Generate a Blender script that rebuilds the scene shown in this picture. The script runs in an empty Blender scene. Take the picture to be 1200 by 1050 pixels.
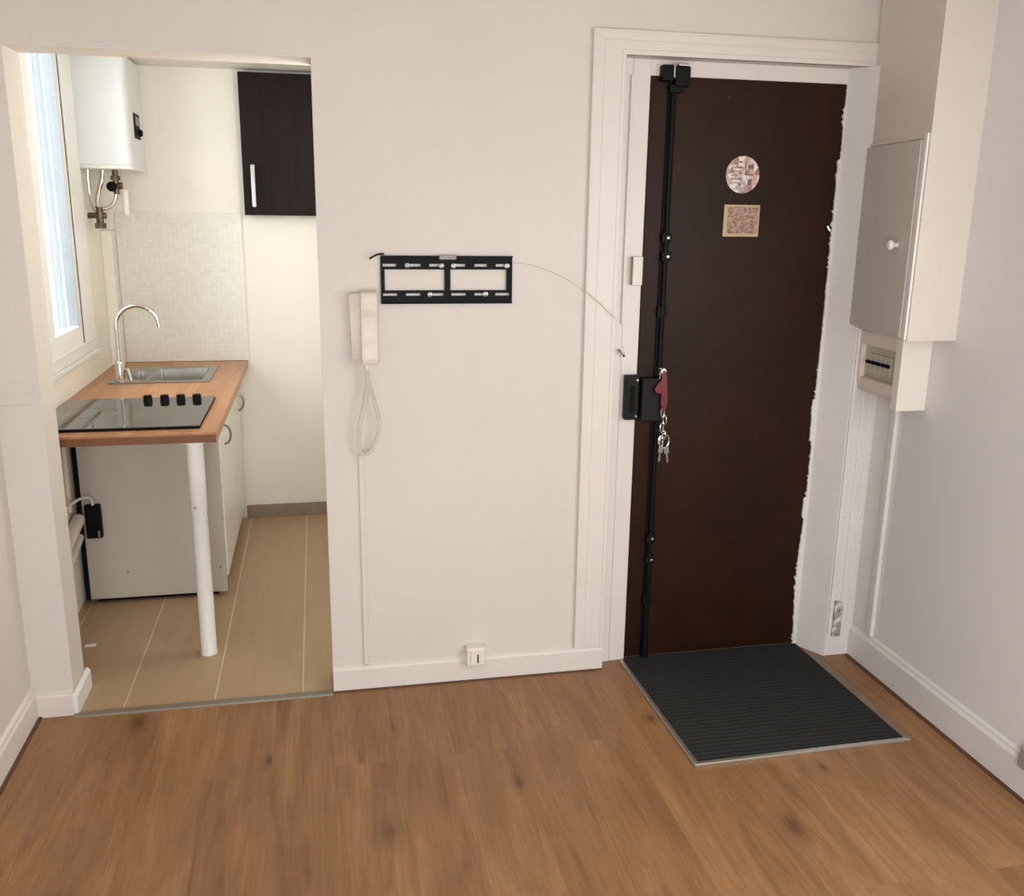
import bpy, bmesh, math, random
from mathutils import Vector, Matrix, noise
random.seed(7)
scn = bpy.context.scene
COL = scn.collection

# ------------------------------------------------------------------ materials
def srgb(r, g, b):
    def f(c):
        c /= 255.0
        return c / 12.92 if c <= 0.04045 else ((c + 0.055) / 1.055) ** 2.4
    return (f(r), f(g), f(b), 1.0)

class NT:
    def __init__(s, name):
        s.m = bpy.data.materials.new(name); s.m.use_nodes = True
        s.t = s.m.node_tree; s.n = s.t.nodes; s.l = s.t.links
        s.b = s.n['Principled BSDF']
        s.out = s.n['Material Output']
    def node(s, typ, **kw):
        n = s.n.new(typ)
        for k, v in kw.items():
            if k.startswith('_'): setattr(n, k[1:], v)
            else: n.inputs[k.replace('__', ' ')].default_value = v
        return n
    def link(s, a, b): s.l.new(a, b)
    def coords(s, scale=(1, 1, 1), rot=(0, 0, 0), kind='Object'):
        tc = s.n.new('ShaderNodeTexCoord'); mp = s.n.new('ShaderNodeMapping')
        mp.inputs['Scale'].default_value = scale; mp.inputs['Rotation'].default_value = rot
        s.link(tc.outputs[kind], mp.inputs['Vector']); return mp.outputs['Vector']
    def noise(s, vec, scale, detail=4, rough=.55, dist=0):
        n = s.node('ShaderNodeTexNoise', Scale=scale, Detail=detail, Roughness=rough, Distortion=dist)
        s.link(vec, n.inputs['Vector']); return n.outputs['Fac']
    def ramp(s, fac, stops):
        r = s.n.new('ShaderNodeValToRGB'); e = r.color_ramp.elements
        while len(e) < len(stops): e.new(.5)
        for i, (p, c) in enumerate(stops): e[i].position = p; e[i].color = c
        s.link(fac, r.inputs['Fac']); return r.outputs['Color']
    def mix(s, fac, a, b, mode='MIX'):
        n = s.n.new('ShaderNodeMix'); n.data_type = 'RGBA'; n.blend_type = mode
        for sock, v in ((n.inputs[0], fac), (n.inputs[6], a), (n.inputs[7], b)):
            if hasattr(v, 'links'): s.link(v, sock)
            else: sock.default_value = v
        return n.outputs[2]
    def math(s, op, a, b=0.0):
        n = s.n.new('ShaderNodeMath'); n.operation = op
        for sock, v in ((n.inputs[0], a), (n.inputs[1], b)):
            if hasattr(v, 'links'): s.link(v, sock)
            else: sock.default_value = v
        return n.outputs[0]
    def bump(s, h, strength=.2, dist=.002):
        b = s.node('ShaderNodeBump', Strength=strength, Distance=dist)
        s.link(h, b.inputs['Height']); s.link(b.outputs['Normal'], s.b.inputs['Normal'])
    def base(s, c):
        if hasattr(c, 'links'): s.link(c, s.b.inputs['Base Color'])
        else: s.b.inputs['Base Color'].default_value = c

def plain(name, rgb, rough=.5, metal=0, var=.06, scale=8, bump=0, bscale=60, spec=.5):
    t = NT(name); c = srgb(*rgb)
    d = tuple(max(0, x * (1 - var)) for x in c[:3]) + (1,)
    v = t.coords(); f = t.noise(v, scale, 3)
    t.base(t.ramp(f, [(.3, d), (.7, c)]))
    t.b.inputs['Roughness'].default_value = rough; t.b.inputs['Metallic'].default_value = metal
    t.b.inputs['Specular IOR Level'].default_value = spec
    if bump: t.bump(t.noise(v, bscale, 4), bump, .002)
    return t.m

M = {}
M['wall'] = plain('wall_paint', (218, 210, 200), .62, var=.05, scale=1.6, bump=.12, bscale=45)
M['wall_k'] = plain('kitchen_wall_paint', (238, 233, 220), .6, var=.03, scale=2, bump=.1)
M['trim'] = plain('gloss_white_trim', (225, 216, 207), .42, var=.04, scale=5, bump=.08, bscale=18)
M['trim_cool'] = plain('white_trim_worn', (224, 220, 215), .42, var=.05, scale=6, bump=.15, bscale=25)
M['wall_cool_lit'] = plain('wall_paint_cool_lit', (226, 223, 221), .62, var=.04, scale=1.6, bump=.12, bscale=45)  # same paint as the other walls, with cool daylight put into the colour
M['gap'] = plain('brown_expansion_gap', (98, 68, 46), .7, var=.2)
M['ceiling'] = plain('ceiling_paint', (205, 196, 182), .8)
M['white'] = plain('white_enamel', (236, 234, 228), .28, var=.02)
M['boiler'] = plain('boiler_enamel', (226, 229, 230), .3, var=.02)
M['pvc'] = plain('white_pvc', (240, 240, 236), .3, var=.02)
M['plastic'] = plain('ivory_plastic', (226, 214, 201), .42, var=.03)
M['plastic_w'] = plain('white_plastic', (232, 224, 214), .4, var=.03)
M['meter'] = plain('meter_cupboard_paint', (222, 212, 200), .45, var=.04, scale=4, bump=.06, bscale=20)
M['fuse_in'] = plain('fuse_window_grey', (196, 186, 172), .35, var=.15, scale=20)
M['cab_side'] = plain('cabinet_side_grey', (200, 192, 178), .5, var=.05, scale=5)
M['cab'] = plain('cabinet_front_white', (242, 238, 228), .35, var=.02)
M['black'] = plain('black_metal', (8, 7, 7), .6, 0, spec=.2, var=.3)
M['blackp'] = plain('black_plastic', (7, 6, 6), .6, 0, var=.3, spec=.15)
M['lock'] = plain('black_green_lock', (17, 19, 16), .55, 0, var=.4, scale=30, spec=.25)
M['chrome'] = plain('chrome', (215, 212, 208), .14, 1, var=.05)
M['steel'] = plain('brushed_steel', (158, 156, 152), .28, 1, var=.1, scale=20)
M['sink'] = plain('sink_steel', (178, 176, 168), .3, 1, var=.12, scale=14)
M['alu'] = plain('aluminium', (208, 204, 196), .34, .85, var=.08, scale=12)
M['thresh'] = plain('grey_threshold', (140, 130, 116), .45, .3, var=.15)
M['brass'] = plain('tarnished_brass', (120, 104, 82), .4, .8, var=.5, scale=40)
M['red'] = plain('red_plastic', (112, 6, 20), .4, var=.15, scale=20)
M['grey'] = plain('grey_plastic', (150, 148, 142), .5, var=.1)
M['gap_shade'] = plain('painted_gap_shade', (18, 15, 13), .9)
M['kbase'] = plain('tile_plinth', (152, 132, 112), .45, var=.2, scale=14)
M['paper'] = plain('white_paper', (235, 230, 220), .8)
M['cable'] = plain('white_cable', (217, 208, 195), .6)
M['courtyard'] = plain('courtyard_render', (222, 226, 227), .9, var=.1)

def mat_oak():
    t = NT('oak_laminate')
    v = t.coords()
    # planks run along Y: brick rows along X -> swap axes
    sep = t.n.new('ShaderNodeSeparateXYZ'); t.link(v, sep.inputs[0])
    cmb = t.n.new('ShaderNodeCombineXYZ'); t.link(sep.outputs['Y'], cmb.inputs['X']); t.link(sep.outputs['X'], cmb.inputs['Y'])
    br = t.node('ShaderNodeTexBrick', Scale=1.0)
    br.offset = .37; br.offset_frequency = 2
    br.inputs['Brick Width'].default_value = 1.28; br.inputs['Row Height'].default_value = .192
    br.inputs['Mortar Size'].default_value = .0012; br.inputs['Mortar Smooth'].default_value = .1; br.inputs['Bias'].default_value = 0
    br.inputs['Color1'].default_value = (0, 0, 0, 1); br.inputs['Color2'].default_value = (1, 1, 1, 1); br.inputs['Mortar'].default_value = (.5, .5, .5, 1)
    t.link(cmb.outputs[0], br.inputs['Vector'])
    pid = t.n.new('ShaderNodeSeparateColor'); t.link(br.outputs['Color'], pid.inputs[0])
    # offset grain per plank
    off = t.n.new('ShaderNodeCombineXYZ'); t.link(t.math('MULTIPLY', pid.outputs[0], 7.3), off.inputs['Z']); t.link(t.math('MULTIPLY', pid.outputs[0], 3.1), off.inputs['Y'])
    add = t.n.new('ShaderNodeVectorMath'); add.operation = 'ADD'; t.link(v, add.inputs[0]); t.link(off.outputs[0], add.inputs[1])
    def strk(sx, sy, sc, det, rough, dist=0):
        m_ = t.node('ShaderNodeMapping', Scale=(sx, sy, 1)); t.link(add.outputs[0], m_.inputs['Vector']); return t.noise(m_.outputs[0], sc, det, rough, dist)
    BW_ = [(0, 0, 0, 1), (1, 1, 1, 1)]
    g1 = strk(6, .8, 1.5, 6, .62, 1.2); g2 = strk(130, 4.5, 1, 5, .7); g3 = strk(22, 1.3, 1.2, 5, .65, .6); blot_n = strk(3.2, 1.3, 1.6, 4, .6)
    c = t.ramp(g1, [(.28, srgb(129, 91, 58)), (.5, srgb(153, 111, 74)), (.74, srgb(176, 133, 92))])
    c = t.mix(t.math('MULTIPLY', t.ramp(g2, [(.42, BW_[0]), (.7, BW_[1])]), .34), c, srgb(106, 72, 46))
    c = t.mix(t.math('MULTIPLY', t.ramp(g3, [(.54, BW_[0]), (.70, BW_[1])]), .4), c, srgb(100, 67, 42))
    c = t.mix(t.math('MULTIPLY', pid.outputs[0], .12), c, srgb(128, 92, 62))
    c = t.mix(t.math('MULTIPLY', t.ramp(blot_n, [(.52, BW_[0]), (.75, BW_[1])]), .35), c, srgb(108, 73, 47))
    # knots: sparse dark cores with a smoky halo
    for (sx_, sy_, off_, thr, st) in ((3.4, 1.9, 0, .10, .85), (5.2, 2.6, 3.7, .09, .8)):
        m3 = t.node('ShaderNodeMapping', Scale=(sx_, sy_, 1), Location=(off_, off_ * 1.7, 0)); t.link(add.outputs[0], m3.inputs['Vector'])
        vo = t.node('ShaderNodeTexVoronoi', Scale=1.0); t.link(m3.outputs[0], vo.inputs['Vector'])
        sc_ = t.n.new('ShaderNodeSeparateColor'); t.link(vo.outputs['Color'], sc_.inputs[0])
        sel = t.ramp(sc_.outputs[0], [(.3, BW_[0]), (.32, BW_[1])])
        wob = t.math('ADD', vo.outputs['Distance'], t.math('MULTIPLY', t.math('SUBTRACT', g3, .5), .18))
        kn = t.ramp(wob, [(.0, (1, 1, 1, 1)), (thr * .45, (.75, .75, .75, 1)), (thr, (.3, .3, .3, 1)), (thr * 2.2, (0, 0, 0, 1))])
        c = t.mix(t.math('MULTIPLY', t.math('MULTIPLY', kn, sel), st), c, srgb(58, 37, 24))
    c = t.mix(t.math('MULTIPLY', br.outputs['Fac'], .12), c, srgb(110, 76, 50))
    t.base(c)
    t.b.inputs['Roughness'].default_value = .42; t.b.inputs['Specular IOR Level'].default_value = .35
    t.bump(g2, .08, .001)
    return t.m
M['oak'] = mat_oak()

def mat_tile():
    t = NT('wood_look_floor_tile'); v = t.coords()
    sep = t.n.new('ShaderNodeSeparateXYZ'); t.link(v, sep.inputs[0])
    cmb = t.n.new('ShaderNodeCombineXYZ'); t.link(t.math('ADD', sep.outputs['Y'], .35), cmb.inputs['X']); t.link(t.math('ADD', sep.outputs['X'], .409 + 3.06), cmb.inputs['Y'])
    br = t.node('ShaderNodeTexBrick', Scale=1.0); br.offset = .5
    br.inputs['Brick Width'].default_value = 9.0; br.inputs['Row Height'].default_value = .306
    br.inputs['Mortar Size'].default_value = .0028; br.inputs['Mortar Smooth'].default_value = .1; br.inputs['Bias'].default_value = 0
    br.inputs['Color1'].default_value = srgb(184, 156, 122); br.inputs['Color2'].default_value = srgb(174, 147, 114)
    br.inputs['Mortar'].default_value = srgb(226, 206, 172)
    t.link(cmb.outputs[0], br.inputs['Vector'])
    m = t.node('ShaderNodeMapping', Scale=(14, 1.4, 1)); t.link(v, m.inputs['Vector'])
    g = t.noise(m.outputs[0], 1.6, 5)
    t.base(t.mix(t.math('MULTIPLY', g, .5), br.outputs['Color'], srgb(140, 113, 84)))
    t.b.inputs['Roughness'].default_value = .4
    return t.m
M['tile'] = mat_tile()

def mat_worktop():
    t = NT('beech_worktop'); v = t.coords((1, 1, 1))
    sep = t.n.new('ShaderNodeSeparateXYZ'); t.link(v, sep.inputs[0])
    cmb = t.n.new('ShaderNodeCombineXYZ'); t.link(sep.outputs['Y'], cmb.inputs['X']); t.link(sep.outputs['X'], cmb.inputs['Y'])
    br = t.node('ShaderNodeTexBrick', Scale=1.0); br.offset = .43
    br.inputs['Brick Width'].default_value = .42; br.inputs['Row Height'].default_value = .042
    br.inputs['Mortar Size'].default_value = .0004; br.inputs['Bias'].default_value = 0
    br.inputs['Color1'].default_value = srgb(190, 138, 96); br.inputs['Color2'].default_value = srgb(172, 120, 80); br.inputs['Mortar'].default_value = srgb(154, 104, 68)
    t.link(cmb.outputs[0], br.inputs['Vector'])
    m = t.node('ShaderNodeMapping', Scale=(60, 3, 60)); t.link(v, m.inputs['Vector'])
    g = t.noise(m.outputs[0], 1, 4)
    t.base(t.mix(t.math('MULTIPLY', g, .35), br.outputs['Color'], srgb(150, 94, 58)))
    t.b.inputs['Roughness'].default_value = .38
    return t.m
M['worktop'] = mat_worktop()

def mat_door():
    t = NT('dark_brown_door'); v = t.coords((1, 1, 1))
    g = t.noise(v, 2.2, 5, .6)
    c = t.ramp(g, [(.3, srgb(32, 14, 4)), (.7, srgb(48, 26, 12))])
    vo = t.noise(v, 38, 2)
    chips = t.ramp(vo, [(.795, (0, 0, 0, 1)), (.81, (1, 1, 1, 1))])
    t.base(t.mix(chips, c, srgb(120, 100, 84)))
    t.b.inputs['Roughness'].default_value = .45; t.b.inputs['Specular IOR Level'].default_value = .16
    t.bump(t.noise(v, 25, 4), .1, .002)
    return t.m
M['door'] = mat_door()

def mat_wenge():
    t = NT('dark_wenge'); v = t.coords((40, 40, 2.5))
    g = t.noise(v, 1, 4)
    t.base(t.ramp(g, [(.3, srgb(18, 11, 9)), (.7, srgb(34, 22, 18))]))
    t.b.inputs['Roughness'].default_value = .5; t.b.inputs['Specular IOR Level'].default_value = .12
    return t.m
M['wenge'] = mat_wenge()

def mat_mat():
    t = NT('ribbed_charcoal_mat'); v = t.coords()
    w = t.node('ShaderNodeTexWave', Scale=14.0, Distortion=2.0); w.bands_direction = 'Y'; w.inputs['Detail'].default_value = 2
    t.link(v, w.inputs['Vector'])
    n = t.noise(v, 260, 3)
    c = t.ramp(w.outputs['Fac'], [(.1, srgb(46, 46, 45)), (.9, srgb(60, 59, 57))])
    t.base(t.mix(t.math('MULTIPLY', n, .5), c, srgb(36, 36, 37)))
    t.b.inputs['Roughness'].default_value = .95; t.b.inputs['Specular IOR Level'].default_value = .1
    t.bump(w.outputs['Fac'], .15, .003)
    return t.m
M['mat'] = mat_mat()

def mat_splash():
    t = NT('pale_mosaic_splashback'); v = t.coords((1, 1, 1))
    sep = t.n.new('ShaderNodeSeparateXYZ'); t.link(v, sep.inputs[0])
    cmb = t.n.new('ShaderNodeCombineXYZ'); t.link(sep.outputs['X'], cmb.inputs['X']); t.link(sep.outputs['Z'], cmb.inputs['Y'])
    br = t.node('ShaderNodeTexBrick', Scale=1.0); br.offset = 0
    br.inputs['Brick Width'].default_value = .025; br.inputs['Row Height'].default_value = .025; br.inputs['Mortar Size'].default_value = .001
    br.inputs['Color1'].default_value = srgb(230, 226, 215); br.inputs['Color2'].default_value = srgb(223, 219, 208); br.inputs['Mortar'].default_value = srgb(218, 214, 203)
    t.link(cmb.outputs[0], br.inputs['Vector'])
    t.base(br.outputs['Color']); t.b.inputs['Roughness'].default_value = .22
    t.bump(br.outputs['Fac'], .12, .001)
    return t.m
M['splash'] = mat_splash()

def mat_hob():
    t = NT('black_hob_glass')
    t.base(srgb(24, 25, 25)); t.b.inputs['Specular IOR Level'].default_value = 1.0; t.b.inputs['IOR'].default_value = 1.9
    v = t.coords(); g = t.noise(v, 6, 2)
    t.link(t.math('ADD', t.math('MULTIPLY', g, .06), .03), t.b.inputs['Roughness'])
    return t.m
M['hob'] = mat_hob()

def mat_glass():
    t = NT('window_glass')
    tr = t.node('ShaderNodeBsdfTransparent', Color=(.96, .98, 1, 1)); gl = t.node('ShaderNodeBsdfGlossy', Roughness=.02)
    mx = t.n.new('ShaderNodeMixShader'); mx.inputs[0].default_value = .05
    t.link(tr.outputs[0], mx.inputs[1]); t.link(gl.outputs[0], mx.inputs[2])
    t.link(mx.outputs[0], t.out.inputs['Surface'])
    return t.m
M['glass'] = mat_glass()

def mat_sticker(name, kind):
    t = NT(name); v = t.coords((1, 1, 1))
    if kind == 'round':
        m = t.node('ShaderNodeMapping', Scale=(70, 70, 55)); t.link(v, m.inputs['Vector'])
        vo = t.node('ShaderNodeTexVoronoi', Scale=1.0); vo.distance = 'CHEBYCHEV'; t.link(m.outputs[0], vo.inputs['Vector'])
        sc = t.n.new('ShaderNodeSeparateColor'); t.link(vo.outputs['Color'], sc.inputs[0])
        c = t.ramp(sc.outputs[0], [(0, srgb(132, 112, 106)), (.3, srgb(206, 160, 146)), (.5, srgb(232, 222, 214)), (.85, srgb(176, 164, 156))])
    else:
        m = t.node('ShaderNodeMapping', Scale=(60, 60, 110)); t.link(v, m.inputs['Vector'])
        c = t.ramp(t.noise(m.outputs[0], 1, 3), [(.35, srgb(118, 86, 72)), (.5, srgb(158, 124, 106)), (.65, srgb(186, 156, 136))])
    t.base(c); t.b.inputs['Roughness'].default_value = .5
    return t.m
M['st_round'] = mat_sticker('round_sticker_print', 'round')
M['st_sq'] = mat_sticker('plaque_print', 'sq')

def mat_patch():
    t = NT('chipped_plaster'); v = t.coords()
    g = t.noise(v, 38, 5)
    t.base(t.ramp(g, [(.35, srgb(128, 116, 112)), (.5, srgb(178, 166, 160)), (.62, srgb(228, 222, 216))]))
    t.b.inputs['Roughness'].default_value = .9; t.bump(g, .9, .006)
    return t.m
M['patch'] = mat_patch()

# ------------------------------------------------------------------ geometry helpers
class B:
    def __init__(s): s.bm = bmesh.new()
    def _merge(s, b2):
        me = bpy.data.meshes.new('t'); b2.to_mesh(me); b2.free(); s.bm.from_mesh(me); bpy.data.meshes.remove(me)
    def box(s, x0, x1, y0, y1, z0, z1, bev=0, seg=2, mat=None):
        b = bmesh.new(); bmesh.ops.create_cube(b, size=1)
        for v in b.verts:
            v.co = Vector(((x0 + x1) / 2 + v.co.x * (x1 - x0), (y0 + y1) / 2 + v.co.y * (y1 - y0), (z0 + z1) / 2 + v.co.z * (z1 - z0)))
        if bev: bmesh.ops.bevel(b, geom=b.edges[:], offset=bev, segments=seg, affect='EDGES', profile=.5)
        if mat is not None: b.transform(mat)
        s._merge(b); return s
    def prism(s, poly, axis, lo, hi, bev=0):
        # poly: 2D points; axis: extrusion axis
        b = bmesh.new()
        def P(p, h):
            if axis == 'z': return (p[0], p[1], h)
            if axis == 'y': return (p[0], h, p[1])
            return (h, p[0], p[1])
        a = [b.verts.new(P(p, lo)) for p in poly]; c = [b.verts.new(P(p, hi)) for p in poly]
        n = len(poly); b.faces.new(a); b.faces.new(c[::-1])
        for i in range(n): b.faces.new((a[i], c[i], c[(i + 1) % n], a[(i + 1) % n]))
        bmesh.ops.recalc_face_normals(b, faces=b.faces[:])
        if bev: bmesh.ops.bevel(b, geom=b.edges[:], offset=bev, segments=2, affect='EDGES', profile=.5)
        s._merge(b); return s
    def cyl(s, p0, p1, r, r2=None, seg=20):
        p0 = Vector(p0); p1 = Vector(p1); d = p1 - p0
        b = bmesh.new(); bmesh.ops.create_cone(b, cap_ends=True, segments=seg, radius1=r, radius2=r if r2 is None else r2, depth=d.length)
        q = Vector((0, 0, 1)).rotation_difference(d.normalized()).to_matrix().to_4x4()
        b.transform(Matrix.Translation((p0 + p1) / 2) @ q); s._merge(b); return s
    def lathe(s, prof, c, axis=(0, 0, 1), seg=24):
        b = bmesh.new(); rings = []
        for r, h in prof: rings.append([b.verts.new((r * math.cos(2 * math.pi * i / seg), r * math.sin(2 * math.pi * i / seg), h)) for i in range(seg)])
        for A, C in zip(rings, rings[1:]):
            for i in range(seg): b.faces.new((A[i], A[(i + 1) % seg], C[(i + 1) % seg], C[i]))
        b.faces.new(rings[0][::-1]); b.faces.new(rings[-1])
        bmesh.ops.recalc_face_normals(b, faces=b.faces[:])
        q = Vector((0, 0, 1)).rotation_difference(Vector(axis).normalized()).to_matrix().to_4x4()
        b.transform(Matrix.Translation(c) @ q); s._merge(b); return s
    def tube(s, pts, r, seg=10, closed=False):
        pts = [Vector(p) for p in pts]; n = len(pts); b = bmesh.new(); rings = []
        up = Vector((0, 0, 1)); prev = None
        for i, p in enumerate(pts):
            if closed: t = pts[(i + 1) % n] - pts[i - 1]
            else: t = pts[min(i + 1, n - 1)] - pts[max(i - 1, 0)]
            t.normalize()
            if prev is None:
                a = t.cross(up)
                if a.length < 1e-3: a = t.cross(Vector((1, 0, 0)))
            else: a = prev - t * prev.dot(t)
            a.normalize(); prev = a; c = t.cross(a)
            rr = r[i] if isinstance(r, (list, tuple)) else r
            rings.append([b.verts.new(p + (a * math.cos(2 * math.pi * k / seg) + c * math.sin(2 * math.pi * k / seg)) * rr) for k in range(seg)])
        m = n if closed else n - 1
        for i in range(m):
            A, C = rings[i], rings[(i + 1) % n]
            for k in range(seg): b.faces.new((A[k], A[(k + 1) % seg], C[(k + 1) % seg], C[k]))
        if not closed: b.faces.new(rings[0][::-1]); b.faces.new(rings[-1])
        bmesh.ops.recalc_face_normals(b, faces=b.faces[:]); s._merge(b); return s
    def plate(s, axis, u0, u1, v0, v1, lo, hi, holes=()):
        """slab normal to axis, thickness lo..hi, with rectangular through holes (u0,u1,v0,v1)"""
        us = sorted({u0, u1, *[h[0] for h in holes], *[h[1] for h in holes]}); vs = sorted({v0, v1, *[h[2] for h in holes], *[h[3] for h in holes]})
        us = [u for u in us if u0 <= u <= u1]; vs = [v for v in vs if v0 <= v <= v1]
        def solid(i, j):
            if i < 0 or j < 0 or i >= len(us) - 1 or j >= len(vs) - 1: return False
            cu = (us[i] + us[i + 1]) / 2; cv = (vs[j] + vs[j + 1]) / 2
            return not any(h[0] < cu < h[1] and h[2] < cv < h[3] for h in holes)
        b = bmesh.new(); cache = {}
        def V(i, j, k):
            key = (i, j, k)
            if key not in cache:
                h = hi if k else lo
                cache[key] = b.verts.new({'x': (h, us[i], vs[j]), 'y': (us[i], h, vs[j]), 'z': (us[i], vs[j], h)}[axis])
            return cache[key]
        for i in range(len(us) - 1):
            for j in range(len(vs) - 1):
                if not solid(i, j): continue
                for k in (0, 1): b.faces.new((V(i, j, k), V(i + 1, j, k), V(i + 1, j + 1, k), V(i, j + 1, k)))
                if not solid(i - 1, j): b.faces.new((V(i, j, 0), V(i, j + 1, 0), V(i, j + 1, 1), V(i, j, 1)))
                if not solid(i + 1, j): b.faces.new((V(i + 1, j, 0), V(i + 1, j + 1, 0), V(i + 1, j + 1, 1), V(i + 1, j, 1)))
                if not solid(i, j - 1): b.faces.new((V(i, j, 0), V(i + 1, j, 0), V(i + 1, j, 1), V(i, j, 1)))
                if not solid(i, j + 1): b.faces.new((V(i, j + 1, 0), V(i + 1, j + 1, 0), V(i + 1, j + 1, 1), V(i, j + 1, 1)))
        bmesh.ops.recalc_face_normals(b, faces=b.faces[:]); s._merge(b); return s

def obj(name, b, mat, parent=None, smooth=False, recenter=True):
    bm = b.bm; me = bpy.data.meshes.new(name)
    c = Vector((0, 0, 0))
    if recenter and bm.verts:
        lo = Vector([min(v.co[i] for v in bm.verts) for i in range(3)]); hi = Vector([max(v.co[i] for v in bm.verts) for i in range(3)])
        c = (lo + hi) / 2; bm.transform(Matrix.Translation(-c))
    if smooth:
        for f in bm.faces: f.smooth = True
        for e in bm.edges:
            if len(e.link_faces) == 2 and e.calc_face_angle(0) > math.radians(38): e.smooth = False
    bm.to_mesh(me); bm.free(); me.materials.append(M[mat] if isinstance(mat, str) else mat)
    o = bpy.data.objects.new(name, me); COL.objects.link(o); o.location = c
    if parent is not None:
        o.parent = parent
        w = Vector((0, 0, 0)); p = parent
        while p is not None: w += p.location; p = p.parent
        o.location = c - w
    return o

def thing(name, label, cat, loc=(0, 0, 0), group=None, kind=None):
    o = bpy.data.objects.new(name, None); COL.objects.link(o); o.location = loc; o.empty_display_size = .05
    return tag(o, label, cat, group, kind)
def tag(o, label=None, cat=None, group=None, kind=None):
    if label: o['label'] = label
    if cat: o['category'] = cat
    if group: o['group'] = group
    if kind: o['kind'] = kind
    return o
def struct(name, b, mat, parent=None, recenter=False, smooth=False, label=None):
    o = obj(name, b, mat, parent, smooth, recenter)
    if parent is None: o['kind'] = 'structure'
    if label: o['label'] = label
    return o

# ------------------------------------------------------------------ dimensions
XL, XR = -1.0, 2.045                 # main room side walls
OX0, OX1, OZ = -.868, .007, 2.157    # kitchen opening
WY = .012                            # plaster plane of the partition
WT = .165                            # back of partition
KX0, KX1, KY, KZ = -1.058, .34, 2.11, 2.387
RY = -4.2; RZ = 2.62

# ------------------------------------------------------------------ shell
struct('floor', B().box(XL - .2, XR + .2, RY - .1, .10, -.1, 0), 'oak')
struct('floor_kitchen', B().box(KX0 - .2, KX1 + .2, .10, KY + .2, -.1, -.0005), 'tile')
# tile strip that continues through the opening to the metal threshold
struct('floor_doorway', B().box(OX0 + .001, OX1 - .001, .012, .10, .0002, .0012), 'tile')
struct('ceiling', B().box(XL - .2, XR + .2, RY - .1, .2, RZ, RZ + .1), 'ceiling')
struct('ceiling_kitchen', B().box(KX0 + .022, KX1 + .1, WT, KY + .2, KZ, KZ + .1), 'wall_k')
# partition: kitchen opening and door opening cut out
DX0, DX1, DZ = 1.019, 1.925, 2.204
struct('wall_back', B().plate('y', XL - .2, XR + .2, 0, RZ, WY, WT, holes=[(OX0, OX1, -1, OZ), (DX0, DX1, -1, DZ)] ), 'wall')
struct('wall_left', B().box(XL - .2, XL, RY, WY, 0, RZ), 'wall')
struct('wall_right', B().plate('x', RY, WY, 0, RZ, XR, XR + .2, holes=[(-2.85, -1.5, .8, 2.15)]), 'wall_cool_lit')
w = bpy.data.objects.new('window_4', None); COL.objects.link(w); w.location = (XR + .12, -2.17, .8); w['kind'] = 'structure'
obj('window_frame', B().plate('x', -2.85, -1.5, .8, 2.15, XR + .1, XR + .16, holes=[(-2.79, -2.215, .86, 2.09), (-2.135, -1.56, .86, 2.09)]), 'pvc', w)
obj('window_pane', B().plate('x', -2.8, -1.55, .85, 2.1, XR + .13, XR + .1301), 'glass', w)
# wall behind the camera with two tall windows
struct('wall_front', B().plate('y', XL - .2, XR + .2, 0, RZ, RY - .25, RY, holes=[(-.65, .35, .5, 2.3), (.75, 1.75, .5, 2.3)]), 'wall')
for i, (a, c) in enumerate([(-.65, .35), (.75, 1.75)]):
    w = bpy.data.objects.new('window_%d' % (i + 2), None); COL.objects.link(w); w.location = ((a + c) / 2, RY - .1, .5); w['kind'] = 'structure'
    m = (a + c) / 2
    obj('window_frame', B().plate('y', a, c, .5, 2.3, RY - .14, RY - .08, holes=[(a + .06, m - .04, .56, 2.24), (m + .04, c - .06, .56, 2.24)]), 'pvc', w)
    obj('window_pane', B().plate('y', a + .05, c - .05, .55, 2.25, RY - .11, RY - .1099), 'glass', w)
# kitchen walls
WYA, WYB, WZA, WZB = .80, 1.685, 1.04, 2.45
struct('wall_kitchen_left', B().plate('x', WT, KY + .1, 0, KZ + .15, KX0 - .03, KX0, holes=[(WYA, WYB, WZA, WZB)]), 'wall_k')
struct('wall_kitchen_back', B().box(KX0, KX1 + .1, KY, KY + .1, 0, KZ + .05), 'wall_k')
struct('wall_kitchen_right', B().box(KX1, KX1 + .1, WT, KY, 0, KZ + .05), 'wall_k')
struct('baseboard_kitchen', B().box(-.432, KX1 - .001, KY - .01, KY - .0005, 0, .074, .002), 'kbase')
struct('trim_splashback', B().box(-1.003, -.374, KY - .008, KY - .0004, .902, 1.678, .001), 'splash')

# skirting boards
def skirting(x0, x1, y0, y1, h=.097): return B().box(x0, x1, y0, y1, 0, h - .012, .002).box(x0, x1, y0 + (y1 - y0) * .0, y1, h - .014, h, .004)
struct('baseboard_back', B().prism([(WY, 0), (0, 0), (0, .082), (.004, .088), (.005, .094), (WY, .097)], 'x', OX1, DX0 + .001), 'trim')
struct('baseboard_back_left', B().prism([(WY, 0), (0, 0), (0, .074), (.004, .080), (.005, .088), (WY, .092)], 'x', XL + .015, OX0 - .002), 'trim')
b = B().prism([(OX0 - .002, 0), (OX0 + .012, 0), (OX0 + .012, .066), (OX0 + .007, .072), (OX0 - .002, .078)], 'y', .002, .205)
struct('baseboard_reveal', b, 'white')
struct('baseboard_left', B().prism([(XL, 0), (XL + .016, 0), (XL + .016, .088), (XL + .011, .096), (XL + .010, .106), (XL, .114)], 'y', RY + .002, WY - .001), 'trim')
struct('baseboard_right', B().prism([(XR, 0), (XR - .018, 0), (XR - .018, .112), (XR - .010, .122), (XR - .009, .130), (XR, .138)], 'y', RY + .002, -.052), 'trim_cool')
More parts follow.
